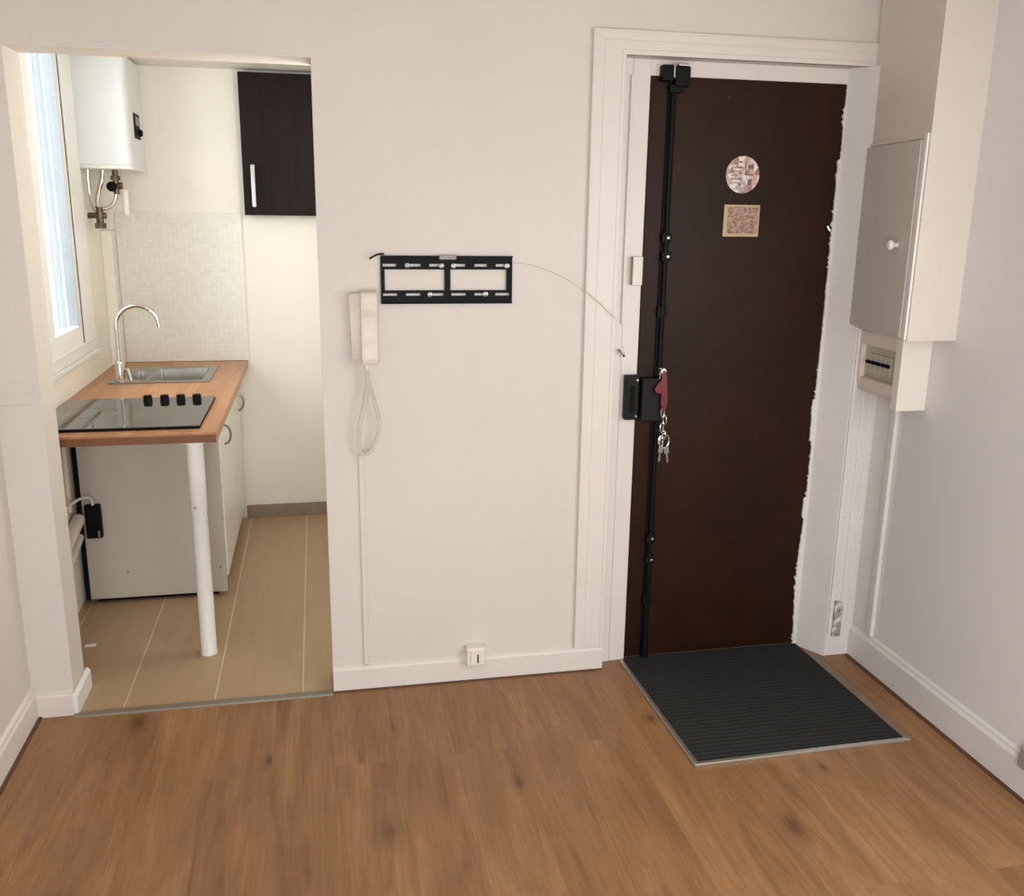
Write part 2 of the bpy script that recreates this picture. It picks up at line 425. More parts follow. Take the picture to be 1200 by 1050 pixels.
# thin brown expansion gap lines along the skirting
struct('trim_gap_back', B().box(OX1, DX0, -.006, 0, 0, .005), 'gap')
struct('trim_gap_right', B().box(XR - .030, XR - .018, RY + .01, -.06, 0, .006), 'gap')
struct('trim_gap_left', B().box(XL + .016, XL + .027, RY + .01, -.001, 0, .006), 'gap')
# doorway threshold bar
o = obj('threshold_bar', B().prism([(-.022, 0), (-.018, .006), (.010, .007), (.014, 0)], 'x', OX0 - .001, OX1 - .001), 'thresh')
tag(o, 'grey metal threshold bar between the oak floor and the kitchen tiles', 'threshold')

# lining of the opening, slightly proud
struct('trim_lintel', B().box(OX0, OX1 - .0005, WY - .002, WT + .004, OZ - .006, OZ + .0001, .002), 'trim')
# wall panel mouldings on the partition
struct('trim_panel_left', B().box(.118, .138, .0045, WY, .098, .885, .003), 'wall')
struct('trim_dado_strip', B().prism([(WY, 1.085), (.0095, 1.09), (.0095, 1.112), (.0105, 1.118), (.008, 1.13), (.008, 1.15), (WY, 1.165)], 'x', XL + .012, OX0 - .02), 'wall')
struct('trim_dado_left', B().prism([(XL, 1.085), (XL + .012, 1.09), (XL + .012, 1.112), (XL + .006, 1.118), (XL + .014, 1.13), (XL + .014, 1.15), (XL, 1.165)], 'y', RY + .002, WY), 'wall')

# ------------------------------------------------------------------ door casing and jambs
cas = B().plate('y', .907, 1.924, .097, 2.28, -.001, WY, holes=[(1.019, 2, -1, DZ)])
cas.box(.906, .914, -.005, WY, .097, 2.281, .003).box(.944, 1.0185, -.003, WY, .097, 2.250, .0025).box(1.004, 1.0195, -.0055, WY, .097, DZ + .016, .0025)
cas.box(.911, 1.925, -.0048, WY, 2.2732, 2.2808, .003).box(1.016, 1.924, -.0028, WY, DZ, 2.2495, .0025).box(1.012, 1.924, -.0053, WY, DZ, DZ + .0168, .0025)
struct('trim_door_casing', cas, 'trim')
JY = .075
jl = B().box(1.0195, 1.0645, .058, WT, 0, DZ, .002).box(1.0665, 1.129, JY - .012, WT, 0, DZ, .002)
struct('trim_jamb_left', jl, 'trim')
struct('trim_jamb_head', B().box(1.129, 1.88, JY - .012, WT, 2.153, DZ, .002).box(1.0195, 1.925, JY, WT, 2.188, DZ, 0), 'trim')
# splayed right jamb and right casing post
struct('trim_jamb_right', B().prism([(1.862, .062), (1.862, WT), (1.925, WT), (1.925, -.05)], 'z', 0, DZ - .0), 'trim_cool')
post = B().box(1.925, XR - .001, -.05, WY, 0, 1.31, .003)
post.box(1.929, 1.945, -.058, -.045, .1, 1.31, .003).box(1.975, 1.99, -.056, -.045, .16, 1.31, .003).box(2.008, 2.02, -.054, -.045, .13, 1.31, .003)
struct('trim_casing_right', post, 'trim_cool')
struct('trim_cover_right', B().box(XR - .018, XR, -.19, -.155, .138, 1.06, .005).box(XR - .007, XR, -.155, -.05, .138, 1.06, .002), 'trim_cool')
# ragged paint edge where the white jamb meets the brown door
rag = B(); z = .0; rnd = random.Random(3)
bm = rag.bm; prev = None
zs = [0]
while zs[-1] < 2.15: zs.append(zs[-1] + rnd.uniform(.003, .012))
zs[-1] = 2.153
base_off = 0
for z in zs:
    big = .012 * max(0, math.sin(z * 5.1) * math.sin(z * 2.3 + 1)) + (.010 if .86 < z < 1.02 or .55 < z < .63 else 0) + (.006 if z < 1.9 else -.006)
    xx = 1.858 - big - rnd.choice((0, 0, .002, .004, .009)) * rnd.random()
    a = bm.verts.new((xx, .0605, z)); c = bm.verts.new((1.8655, .0605, z))
    if prev: bm.faces.new((prev[0], prev[1], c, a))
    prev = (a, c)
ext = bmesh.ops.extrude_face_region(bm, geom=bm.faces[:])
bmesh.ops.translate(bm, verts=[v for v in ext['geom'] if isinstance(v, bmesh.types.BMVert)], vec=(0, .006, 0))
bmesh.ops.recalc_face_normals(bm, faces=bm.faces[:])
struct('trim_paint_edge', rag, 'trim_cool')
# chipped plaster at the foot of the right casing
pb = B(); pb.box(1.948, 1.985, -.062, -.048, .085, .235, .004)
for v in pb.bm.verts: v.co += Vector((noise.noise(v.co * 60) * .004, 0, noise.noise(v.co * 41) * .006))
o = obj('chipped_plaster', pb, 'patch'); tag(o, 'patch of chipped grey plaster low on the white post right of the brown door', 'chipped plaster')

# ------------------------------------------------------------------ front door
d = thing('door_1', None, None, (1.49, JY, 0), kind='structure')
lf = obj('door_leaf', B().box(1.130, 1.866, .0665, .105, .0085, 2.1535, .002), 'door', d)
DYF = .0665
obj('meeting_stile', B().box(1.132, 1.192, DYF - .004, DYF, .03, 2.135, .0015), 'door', d)
rod = B().cyl((1.2085, DYF - .016, .03), (1.2085, DYF - .016, 2.12), .0085, seg=14).box(1.194, 1.224, DYF - .006, DYF, .01, 2.14, .002)
obj('bolt_rod', rod, 'black', d, True)
for z in (1.36, .25): obj('rod_guide', B().box(1.190, 1.227, DYF - .02, DYF, z - .02, z + .02, .003), 'black', d)
for (x, z) in ((1.214, 1.62), (1.216, 1.555), (1.2125, .503), (1.214, .418)):
    y = DYF - .026
    obj('rod_guide', B().box(x - .022, x + .014, y + .002, DYF, z - .016, z + .016, .003), 'black', d)
    o = obj('screw', B().lathe([(.001, 0), (.0065, .0005), (.0055, .0035), (.001, .0045)], (x, y + .002, z), (0, -1, 0), 12), 'chrome', d, True); o['label'] = 'bright chrome screw head'
# top bolt keeper
kp = B().box(1.160, 1.198, DYF - .035, DYF + .0, 2.135, 2.185, .003).box(1.205, 1.258, DYF - .04, DYF, 2.118, 2.182, .004).box(1.19, 1.24, DYF - .03, DYF, 2.10, 2.125, .003)
obj('top_bolt', kp, 'black', d)
o = obj('bolt_cap', B().box(1.212, 1.245, DYF - .045, DYF - .02, 2.182, 2.19, .002).box(1.1985, 1.2045, DYF - .036, DYF - .01, 2.145, 2.19, .001), 'chrome', d); o['label'] = 'bright chrome cap of the top bolt'
# surface lock
obj('lock_case', B().box(1.138, 1.232, DYF - .045, DYF, .965, 1.125, .005), 'lock', d)
o = obj('lock_knob', B().lathe([(.012, 0), (.012, .012), (.010, .014), (.004, .014), (.004, .010)], (1.2105, DYF - .045, 1.152), (0, -1, 0), 18).box(1.2, 1.221, DYF - .046, DYF, 1.12, 1.164, .003), 'chrome', d, True); o['label'] = 'chrome lock cylinder'
obj('bottom_bolt', B().cyl((1.2085, DYF - .018, .012), (1.2085, DYF - .018, .09), .012, seg=14).box(1.196, 1.222, DYF - .024, DYF, .008, .03, .003), 'black', d, True)
rs = obj('round_sticker', B().lathe([(.063, 0), (.0635, .0012), (.062, .0016)], (1.488, DYF, 1.839), (0, -1, 0), 40), 'st_round', d); rs['label'] = 'round pale sticker with pinkish and grey print'
ps = obj('plaque', B().box(1.428, 1.560, DYF - .003, DYF, 1.628, 1.734, .001), 'st_sq', d); ps['label'] = 'square copper coloured plaque with small unreadable print'
obj('plaque_border', B().plate('y', 1.426, 1.562, 1.626, 1.736, DYF - .0036, DYF - .0028, holes=[(1.44, 1.557, 1.636, 1.729)]), plain('plaque_edge', (190, 168, 132), .5), ps)
# round sticker quadrants: small blocks of print
for (u, w, c) in ((-.030, .026, 'a'), (-.034, -.004, 'a'), (.030, .020, 'b'), (.020, -.030, 'b'), (-.012, -.036, 'b')):
    pass
blk = B()
for k in range(6):
    blk.box(1.488 - .048 + .004 * (k % 2), 1.488 - .022 + .006 * (k % 3), DYF - .0022, DYF - .001, 1.839 + .036 - k * .013, 1.839 + .0385 - k * .013)
for k in range(5):
    blk.box(1.488 - .016, 1.488 - .004, DYF - .0022, DYF - .001, 1.839 + .04 - k * .019, 1.839 + .046 - k * .019)
for (x0, x1, z0, z1) in ((.008, .012, .0, .048), (.008, .04, -.002, .003), (.018, .04, .02, .034), (.02, .034, -.036, -.014)):
    blk.box(1.488 + x0, 1.488 + x1, DYF - .0022, DYF - .001, 1.839 + z0, 1.839 + z1)
obj('printed_marks', blk, plain('grey_print', (112, 96, 92), .6), rs)
# hook of the old chain on the hinge side
o = obj('chain_hook', B().tube([(1.826, DYF - .002, 1.668), (1.826, DYF - .016, 1.664), (1.834, DYF - .018, 1.652), (1.842, DYF - .010, 1.650), (1.852, DYF - .002, 1.652)], .0045, 8), 'chrome', d, True); o['label'] = 'small bright metal hook'

# keeper on the jamb
kp = thing('lock_keeper', 'black metal lock keeper screwed to the white jamb left of the brown door', 'lock keeper', (1.095, .063, 1.06))
obj('keeper_plate', B().box(1.078, 1.128, .028, .063, .972, 1.135, .004), 'lock', kp)
obj('keeper_slot', B().box(1.094, 1.112, .026, .03, 1.0, 1.10, .001), 'blackp', kp)
for z in (.985, 1.118): obj('screw', B().lathe([(.005, 0), (.004, .002), (.001, .0025)], (1.12, .028, z), (0, -1, 0), 10), 'steel', kp, True)
# red key fob + keys hanging from the lock
fb = B().prism([(1.206, 1.152), (1.218, 1.156), (1.226, 1.13), (1.232, 1.04), (1.226, 1.008), (1.214, 1.004), (1.206, 1.03), (1.206, 1.07), (1.186, 1.072), (1.178, 1.086), (1.19, 1.105), (1.204, 1.12)], 'y', .006, .016, .003)
o = obj('key_tag', fb, 'red'); tag(o, 'red plastic tag hanging from the lock of the brown door', 'key tag')
def chain(cx, cy, cz, n):
    pass
ky = thing('key_bunch', 'bunch of steel keys on a chain hanging under the red tag', 'keys', (1.22, .01, .96))
for k in range(5):
    zc = 1.0 - k * .028; ang = k * math.pi / 2 + .5
    pts = [(1.219 + .008 * math.cos(t) * math.cos(ang) + (.006 if k % 2 else -.004), .010 + .006 * math.cos(t) * math.sin(ang), zc + .018 * math.sin(t)) for t in [i * 2 * math.pi / 16 for i in range(16)]]
    obj('chain_link', B().tube(pts, .0024, 8, True), 'chrome', ky, True)
pts = [(1.224 + .020 * math.cos(t), .006, .895 + .026 * math.sin(t)) for t in [i * 2 * math.pi / 24 for i in range(24)]]
obj('key_ring', B().tube(pts, .0024, 8, True), 'chrome', ky, True)
for (dx, dz, a) in ((-.012, 0, .15), (.008, -.004, -.12)):
    mt = Matrix.Translation((1.226 + dx, .002, .872 + dz)) @ Matrix.Rotation(a, 4, 'Y')
    kb = B().box(-.009, .009, -.001, .001, -.02, .004, .0006, mat=mt).box(-.003, .003, -.001, .001, -.055, -.018, 0, mat=mt).box(.002, .006, -.001, .001, -.05, -.044, 0, mat=mt).box(.002, .005, -.001, .001, -.04, -.034, 0, mat=mt)
    obj('key', kb, 'steel', ky)
# bits on the left jamb
o = obj('jamb_trunking', B().box(1.056, 1.0665, .046, .06, 1.318, 2.15, .002), 'trim'); tag(o, 'thin white cable trunking running up the jamb left of the brown door', 'trunking')
o = thing('contact_sensor', 'small white plastic box stuck on the jamb above the red tag', 'sensor', (1.105, .063, 1.5))
obj('sensor_case', B().box(1.088, 1.125, .040, .063, 1.455, 1.555, .003), 'trim', o)
obj('sensor_edge', B().box(1.0865, 1.0885, .038, .063, 1.457, 1.553, .0005), plain('sensor_seam', (176, 164, 146), .5), o)
o = thing('latch_hook', 'little tarnished metal catch on the jamb above the black keeper', 'catch', (1.062, .058, 1.22))
obj('catch_plate', B().box(1.046, 1.076, .052, .058, 1.214, 1.232, .002), 'trim', o)
obj('catch_pin', B().tube([(1.052, .052, 1.226), (1.056, .040, 1.222), (1.066, .038, 1.212), (1.07, .044, 1.204)], .0045, 8), 'steel', o, True)

# ------------------------------------------------------------------ boxed meter cupboard (splayed side)
mc = thing('meter_cupboard', 'tall white boxed-in meter cupboard in the corner right of the brown door', 'cupboard', (1.95, -.2, 1.31))
P0, P1 = Vector((1.923, 0)), Vector((1.868, -.434))
obj('casing', B().prism([(1.923, WY + .05), (1.923, 0), (1.868, -.434), (XR, -.434), (XR, WY - .001), (1.93, WY - .001)][1:], 'z', 1.31, RZ), 'meter', mc)
dirv = (P1 - P0); L = dirv.length; dirv.normalize(); nrm = Vector((dirv.y, -dirv.x))  # faces -X
if nrm.x > 0: nrm = -nrm
def sp(t, o):  # point on splay
    p = P0 + dirv * t + nrm * o; return (p.x, p.y)
mb = B().prism([sp(.025, 0), sp(L - .035, 0), sp(L - .035, .012), sp(.025, .012)], 'z', 1.318, 1.935, .002)
md = obj('door', mb, plain('meter_door_paint', (206, 200, 190), .45, var=.03), mc)
obj('frame_bead', B().prism([sp(L - .029, 0), sp(L - .006, 0), sp(L - .006, .008), sp(L - .029, .008)], 'z', 1.312, 1.955, .002), 'white', mc)
obj('frame_bead', B().prism([sp(.02, 0), sp(L - .03, 0), sp(L - .03, .004), sp(.02, .004)], 'z', 1.939, 1.95, .001), 'meter', mc)
kx, kyy = sp(L - .115, .012)
kn = obj('knob', B().lathe([(.009, 0), (.007, .006), (.007, .012), (.015, .018), (.0165, .025), (.012, .031), (.002, .033)], (kx, kyy, 1.612), (nrm.x, nrm.y, 0), 20), 'white', md, True); kn['label'] = 'round white knob'
obj('keyhole', B().box(kx - .003, kx + .002, kyy - .045, kyy - .03, 1.585, 1.60, .0005), 'brass', md)

# ------------------------------------------------------------------ fuse box under it
FX = 1.93
fz = thing('fuse_box', 'ivory plastic fuse box with a recessed breaker window under the white meter cupboard', 'fuse box', (1.99, -.2, 1.05))
obj('back_body', B().box(1.965, XR, -.285, -.058, 1.075, 1.302, .004), 'plastic', fz)
obj('end_cover', B().box(1.932, XR, -.325, -.285, 1.052, 1.308, .004), 'plastic_w', fz)
obj('hood', B().box(1.938, 1.966, -.285, -.06, 1.252, 1.302, .003).box(1.938, 1.966, -.075, -.058, 1.11, 1.255, .003).prism([(1.966, 1.075), (1.966, 1.14), (1.938, 1.132), (1.942, 1.095)], 'y', -.285, -.058), 'plastic', fz)
obj('breaker_window', B().box(1.955, 1.967, -.284, -.074, 1.14, 1.252, .001), 'fuse_in', fz)
for k in range(5):
    y = -.115 - k * .03
    br_ = obj('breaker', B().box(1.945, 1.956, y - .013, y + .013, 1.155, 1.225, .002), plain('breaker_grey', (188, 178, 164), .4) if k == 0 else bpy.data.materials['breaker_grey'], fz)
    obj('breaker_toggle', B().box(1.938, 1.946, y - .010, y + .010, 1.188, 1.2, .001), 'blackp', br_)
# cable cover between cupboard and box is the box's own top

# ------------------------------------------------------------------ door mat with aluminium edge
mt = thing('door_mat', 'charcoal ribbed entrance mat with aluminium edging in front of the brown door', 'door mat', (1.5, -.32, 0))
mp = [(1.130, .066), (1.119, .03), (1.131, -.668), (1.872, -.660), (1.862, -.02), (1.861, .066)]
obj('mat', B().prism(mp, 'z', .0005, .008), 'mat', mt)
obj('edge_strip', B().prism([(1.105, .04), (1.119, .04), (1.133, -.668), (1.118, -.684)], 'z', .0005, .010, .0015), 'alu', mt)
obj('edge_strip', B().prism([(1.118, -.684), (1.889, -.676), (1.872, -.660), (1.133, -.668)], 'z', .0005, .010, .0015), 'alu', mt)
obj('edge_strip', B().prism([(1.893, -.676), (1.872, -.660), (1.862, -.02), (1.90, -.05)], 'z', .0005, .010, .0015), plain('brushed_grey_strip', (136, 122, 104), .5, .2, var=.15), mt)

# ------------------------------------------------------------------ TV bracket
tv = thing('tv_bracket', 'black steel television wall bracket with slotted rails and two open panels', 'tv bracket', (.428, WY, 1.4))
BX, BZ, BW, BH = .207, 1.556, .4415, .157
BY = .0035
def bu(zx): return BX + (zx - 262) / 848 * BW
def bv(zy): return BZ - (zy - 110) / 302 * BH
holes = [(bu(287), bu(667), bv(327), bv(196)), (bu(706), bu(1071), bv(327), bv(196))]
for a, c in ((275, 360), (445, 515), (570, 640), (735, 800), (862, 942), (1000, 1065)): holes.append((bu(a), bu(c), bv(178), bv(161)))
for a, c in ((275, 365), (420, 510), (590, 660), (712, 805), (862, 930), (1000, 1090)): holes.append((bu(a), bu(c), bv(362), bv(346)))
fr = B().plate('y', BX, BX + BW, BZ - BH, BZ, BY, BY + .002, holes=holes)
obj('frame', fr, 'black', tv)
lips = B().box(BX, BX + BW, BY - .008, BY + .002, BZ - .004, BZ).box(BX, BX + BW, BY - .008, BY + .002, BZ - BH, BZ - BH + .004).box(BX, BX + .004, BY + .001, WY, BZ - BH, BZ).box(BX + BW - .004, BX + BW, BY + .001, WY, BZ - BH, BZ)
obj('lip', lips, 'black', tv)
for (a, c) in ((430, 170), (648, 172), (726, 172), (1075, 172), (573, 354), (935, 352)):
    obj('bolt', B().lathe([(.009, 0), (.009, .002), (.0065, .0025), (.0065, .007), (.001, .008)], (bu(a), BY, bv(c)), (0, -1, 0), 6), 'steel', tv)
o = obj('spirit_level', B().box(bu(632), bu(742), BY - .011, BY + .004, bv(133), bv(104), .002), 'grey', tv); o['label'] = 'small grey spirit level'
# black cable stub and thin white cable
o = obj('cable_stub', B().tube([(.172, -.004, 1.546), (.182, -.012, 1.553), (.198, -.014, 1.5605), (.212, -.010, 1.562), (.218, .005, 1.5605), (.218, WY, 1.5605)], .003, 8), 'blackp'); tag(o, 'short black cable end poking out at the upper left of the tv bracket', 'cable')
pts = []
for i in range(25):
    t = i / 24; x = .655 + t * (1.015 - .655); z = 1.535 - .02 * t - .17 * t ** 2.0
    y = WY - .002 if x < .895 else -.0085
    pts.append((x, y, z))
o = obj('wall_cable', B().tube(pts, .0022, 6), 'cable', None, True); tag(o, 'thin white cable running down the wall from the tv bracket to the door frame', 'cable')

# ------------------------------------------------------------------ intercom handset
it = thing('intercom_phone', 'ivory wall intercom with handset on the wall beside the kitchen opening', 'intercom', (.14, WY, 1.2))
obj('base', B().prism([(.098, 1.435), (.176, 1.437), (.180, 1.222), (.106, 1.215)], 'y', -.018, WY, .006), 'plastic', it, True)
hs = B()
# handset: earpiece, grip, mouthpiece as one side profile
prof = [(-.022, 1.447), (-.060, 1.440), (-.066, 1.420), (-.062, 1.385), (-.050, 1.360), (-.047, 1.300), (-.058, 1.265), (-.062, 1.225), (-.056, 1.205), (-.022, 1.203)]
hs.prism(prof, 'x', .136, .190, .005)
obj('handset', hs, 'plastic', it, True)
obj('cord_plug', B().cyl((.152, -.03, 1.215), (.153, -.03, 1.185), .008, .006, 12), 'plastic_w', it, True)
# curly cord: from plug down, loop, back up
def bez(P, n):
    out = []
    for i in range(n + 1):
        t = i / n
        a = [Vector(p) for p in P]
        while len(a) > 1: a = [a[j].lerp(a[j + 1], t) for j in range(len(a) - 1)]
        out.append(a[0])
    return out
path = bez([(.153, -.03, 1.19), (.158, -.03, 1.13), (.150, -.028, 1.07), (.115, -.02, 1.01), (.115, -.018, .95), (.126, -.016, .895)], 40)[:-1] + bez([(.126, -.016, .895), (.142, -.016, .868), (.205, -.018, .93), (.215, -.02, 1.0), (.178, -.024, 1.06), (.158, -.026, 1.11), (.150, -.010, 1.19)], 44)
dist = [0]
for a, c in zip(path, path[1:]): dist.append(dist[-1] + (c - a).length)
Lc = dist[-1]; turns = int(Lc / .0062); N = turns * 10; hp = []; j = 0
for i in range(N + 1):
    s_ = Lc * i / N
    while j < len(dist) - 2 and dist[j + 1] < s_: j += 1
    t = (s_ - dist[j]) / max(1e-9, dist[j + 1] - dist[j]); p = path[j].lerp(path[j + 1], t)
    tn = (path[j + 1] - path[j]).normalized(); a = Vector((0, 1, 0)); a = (a - tn * a.dot(tn)).normalized(); c = tn.cross(a); th = 2 * math.pi * turns * i / N
    hp.append(p + (a * math.cos(th) + c * math.sin(th)) * .0062)
obj('curly_cord', B().tube(hp, .0019, 5), 'plastic_w', it, True)

# ------------------------------------------------------------------ wall outlet on the skirting
ol = thing('wall_outlet', 'small white socket box on the skirting between the kitchen opening and the door', 'socket', (.525, 0, .1))
obj('box', B().box(.49, .56, -.032, WY, .072, .146, .005), 'plastic_w', ol)
obj('cover_plate', B().box(.503, .556, -.036, -.031, .078, .138, .003), 'plastic_w', ol)
obj('switch_slot', B().box(.5285, .5335, -.0375, -.0355, .088, .122, .0005), 'blackp', ol)
# outlet on the right wall at the picture edge
ol = thing('wall_outlet', 'grey socket on the right wall just above the skirting at the picture edge', 'socket', (XR, -1.02, .12))
obj('box', B().box(XR - .03, XR, -1.085, -.998, .10, .165, .005), 'grey', ol)
obj('cover_plate', B().box(XR - .039, XR - .034, -1.078, -1.006, .107, .158, .003), 'grey', ol)
# loose white scrap on the kitchen tiles
o = obj('paper_scrap', B().box(-.957, -.915, .54, .562, .0, .004, .001), 'paper'); tag(o, 'scrap of white paper lying on the kitchen tiles by the opening', 'paper')

# ------------------------------------------------------------------ kitchen window
wd = bpy.data.objects.new('window_1', None); COL.objects.link(wd); wd.location = (KX0, 1.24, WZA); wd['kind'] = 'structure'
fx0, fx1 = KX0 - .028, KX0 + .006
obj('window_frame', B().plate('x', WYA, WYB, WZA, WZB, fx0, fx1, holes=[(WYA + .045, WYB - .05, WZA + .045, WZB - .045)]), 'pvc', wd)
sash = B().plate('x', WYA + .047, WYB - .055, WZA + .048, WZB - .047, fx0 + .004, fx1 + .010, holes=[(WYA + .13, WYB - .35, WZA + .143, WZB - .065)])
sa = obj('window_sash', sash, 'pvc', wd)
obj('gasket', B().box(fx1 + .0098, fx1 + .0108, 1.388, 1.402, WZA + .06, WZB - .06), 'black', sa)
obj('reveal_shade_strip', B().box(fx0 + .004, fx1 + .0095, WYB - .3535, WYB - .3495, WZA + .143, WZB - .066), plain('painted_reveal_shade', (128, 132, 132), .6), sa)  # grey strip paints the shade on the white outer reveal
obj('sash_edge', B().box(fx1 + .0085, fx1 + .0165, 1.402, 1.42, WZA + .05, WZB - .05, .002).box(fx1 + .0085, fx1 + .0135, WYA + .06, 1.60, WZA + .05, WZA + .06, .002), 'pvc', sa)
obj('window_pane', B().plate('x', WYA + .12, WYB - .35, WZA + .133, WZB - .055, fx1 - .002, fx1 - .0019), 'glass', sa)
obj('window_sill', B().box(KX0 - .02, KX0 + .014, WYA - .01, WYB + .01, WZA - .024, WZA - .002, .004), 'pvc', wd)
# the courtyard seen through it
cy = B().box(-4.6, -1.4, 4.6, 4.8, -1, 6)
struct('wall_courtyard', cy, 'courtyard')
o = obj('drain_pipe', B().cyl((-1.90, 4.55, -1), (-1.90, 4.55, 6), .012, seg=16), plain('grey_downpipe', (178, 184, 186), .6)); tag(o, 'grey downpipe on the pale courtyard wall seen through the kitchen window', 'drainpipe')
o = obj('drain_pipe', B().cyl((-1.955, 4.57, -1), (-1.955, 4.57, 6), .014, seg=16), 'courtyard'); tag(o, 'pale downpipe on the courtyard wall outside the kitchen window, left of the grey downpipe', 'drainpipe')
# pipe boxing in the far corner
struct('trim_pipe_boxing', B().box(KX0 + .0005, -1.006, 2.0, KY - .0005, .902, 1.585, .003), 'wall_k')

# ------------------------------------------------------------------ worktop, base cabinet
TX0, TX1, TY0, TY1, TZ0, TZ1 = KX0 + .001, -.382, .358, KY - .001, .863, .90
wt = thing('worktop', 'beech kitchen worktop running from the opening to the back wall on one white leg', 'worktop', (-.72, 1.2, 0))
SX0, SX1, SY0, SY1 = -.905, -.545, 1.475, 1.87
obj('top', B().plate('z', TX0, TX1, TY0, TY1, TZ0, TZ1, holes=[(SX0, SX1, SY0, SY1)]), 'worktop', wt)
eb = obj('edge_band', B().box(TX0 + .001, TX1 - .001, TY0 - .0012, TY0 + .001, TZ0 + .001, TZ1 - .008, .0005), plain('dark_oiled_edge', (128, 80, 48), .45, var=.25, scale=14), wt); eb['label'] = 'darker brown front edge'
lg = obj('leg', B().lathe([(.032, 0), (.033, .003), (.031, .012), (.030, .014), (.030, .60), (.0315, .602), (.0315, TZ0 - .012), (.042, TZ0 - .01), (.042, TZ0 - .0005)], (-.467, .345 + .06, 0), (0, 0, 1), 28), 'white', wt, True); lg['label'] = 'round white leg'
obj('leg_screw', B().lathe([(.005, 0), (.004, .003), (.001, .004)], (-.477, .374, .61), (0, -1, 0), 10), 'steel', lg, True)

cb = thing('base_cabinet', 'white kitchen base cabinet under the worktop with bow handles', 'cabinet', (-.73, 1.53, 0))
CX0, CX1, CY0, CY1 = -1.022, -.456, .98, 2.095
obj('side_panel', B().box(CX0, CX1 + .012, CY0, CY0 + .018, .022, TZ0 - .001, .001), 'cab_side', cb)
obj('carcass', B().box(CX0, CX1, CY0 + .018, CY1, .10, .60), 'cab', cb)
obj('carcass_rail', B().box(CX0, CX0 + .018, CY0 + .018, CY1, .60, TZ0 - .001).box(CX1 - .03, CX1, CY0 + .018, CY1, .60, TZ0 - .001).box(CX0, CX1, CY1 - .018, CY1, .60, TZ0 - .001), 'cab', cb)
obj('plinth', B().box(CX0 + .02, CX1 - .03, CY0 + .03, CY1, .0, .10), 'blackp', cb)
def bow(x, y, z, l=.10, vert=False):
    pts = []
    for i in range(13):
        t = i / 12 - .5; o_ = .028 * (1 - (2 * t) ** 2) ** .5 if abs(t) < .5 else 0
        pts.append((x + o_, y + (0 if vert else t * l), z + (t * l if vert else 0)))
    return B().tube(pts, .0055, 8)
for k in range(2):
    y0 = CY0 + .02 + k * .55; y1 = y0 + .545
    dr = obj('drawer_front', B().box(CX1, CX1 + .018, y0, y1, .745, TZ0 - .004, .0015), 'cab', cb)
    dd = obj('door', B().box(CX1, CX1 + .018, y0, y1, .09, .741, .0015), 'cab', cb)
    obj('handle', bow(CX1 + .018, y0 + .30, .812), 'steel', dr, True)
    hy = (y0 + .19) if k == 0 else (y1 - .1)
    obj('handle', bow(CX1 + .018, hy, .70 if k == 0 else .69, .09, True), 'steel', dd, True)
for (x, z) in ((-.86, .14), (-.47, .14)): obj('screw_cap', B().lathe([(.006, 0), (.005, .002), (.001, .0025)], (x, CY0, z), (0, -1, 0), 12), 'grey', cb, True)
# added dark strip: painted shade in the gap between cabinet and wall
obj('gap_shade_strip', B().box(KX0 + .004, CX0 - .001, CY0 + .05, CY0 + .06, .0, TZ0 - .002), 'gap_shade', cb)

# pipes and socket left under the worktop
sk = thing('black_socket', 'black plug socket fixed on the cabinet side under the worktop', 'socket', (-.975, .98, .39))
obj('socket_box', B().box(-1.006, -.944, .945, CY0 - .0005, .315, .462, .003), 'blackp', sk)
obj('socket_face', B().box(-1.0, -.95, .941, .946, .37, .455, .002), 'black', sk)
obj('plug_tab', B().box(-.958, -.951, .938, .946, .322, .35, .001), 'grey', sk)
o = obj('waste_pipe', B().tube([(KX0 + .028, .42, .235), (KX0 + .028, .80, .30), (KX0 + .027, .93, .33)], .018, 14), 'plastic_w', None, True); tag(o, 'white sloping waste pipe under the worktop, lower of the two sloping pipes', 'pipe')
o = obj('drain_pipe', B().tube([(KX0 + .03, .50, .33), (KX0 + .03, .93, .41)], .026, 14), 'plastic_w', None, True); tag(o, 'thick white pipe behind the black socket under the worktop', 'pipe')
for x, y in ((KX0 + .012, .64), (KX0 + .010, .80)):
    pass
o = obj('supply_pipe', B().tube([(KX0 + .012, .70, .40), (KX0 + .012, .70, TZ0 - .01)], .010, 12), 'grey', None, True); tag(o, 'thin grey upright water pipe under the worktop close to the opening', 'pipe')
o = obj('supply_pipe', B().tube([(KX0 + .012, .88, .46), (KX0 + .012, .88, TZ0 - .01)], .010, 12), 'plastic_w', None, True); tag(o, 'thin white upright water pipe under the worktop next to the cabinet side', 'pipe')
o = obj('power_lead', B().tube(bez([(KX0 + .012, .60, .50), (KX0 + .05, .70, .55), (KX0 + .04, .85, .50), (-.99, .93, .54), (-.965, .95, .50), (-.972, .955, .463)], 24), .006, 8), 'plastic_w', None, True); tag(o, 'white power lead looping into the black socket under the worktop', 'cable')

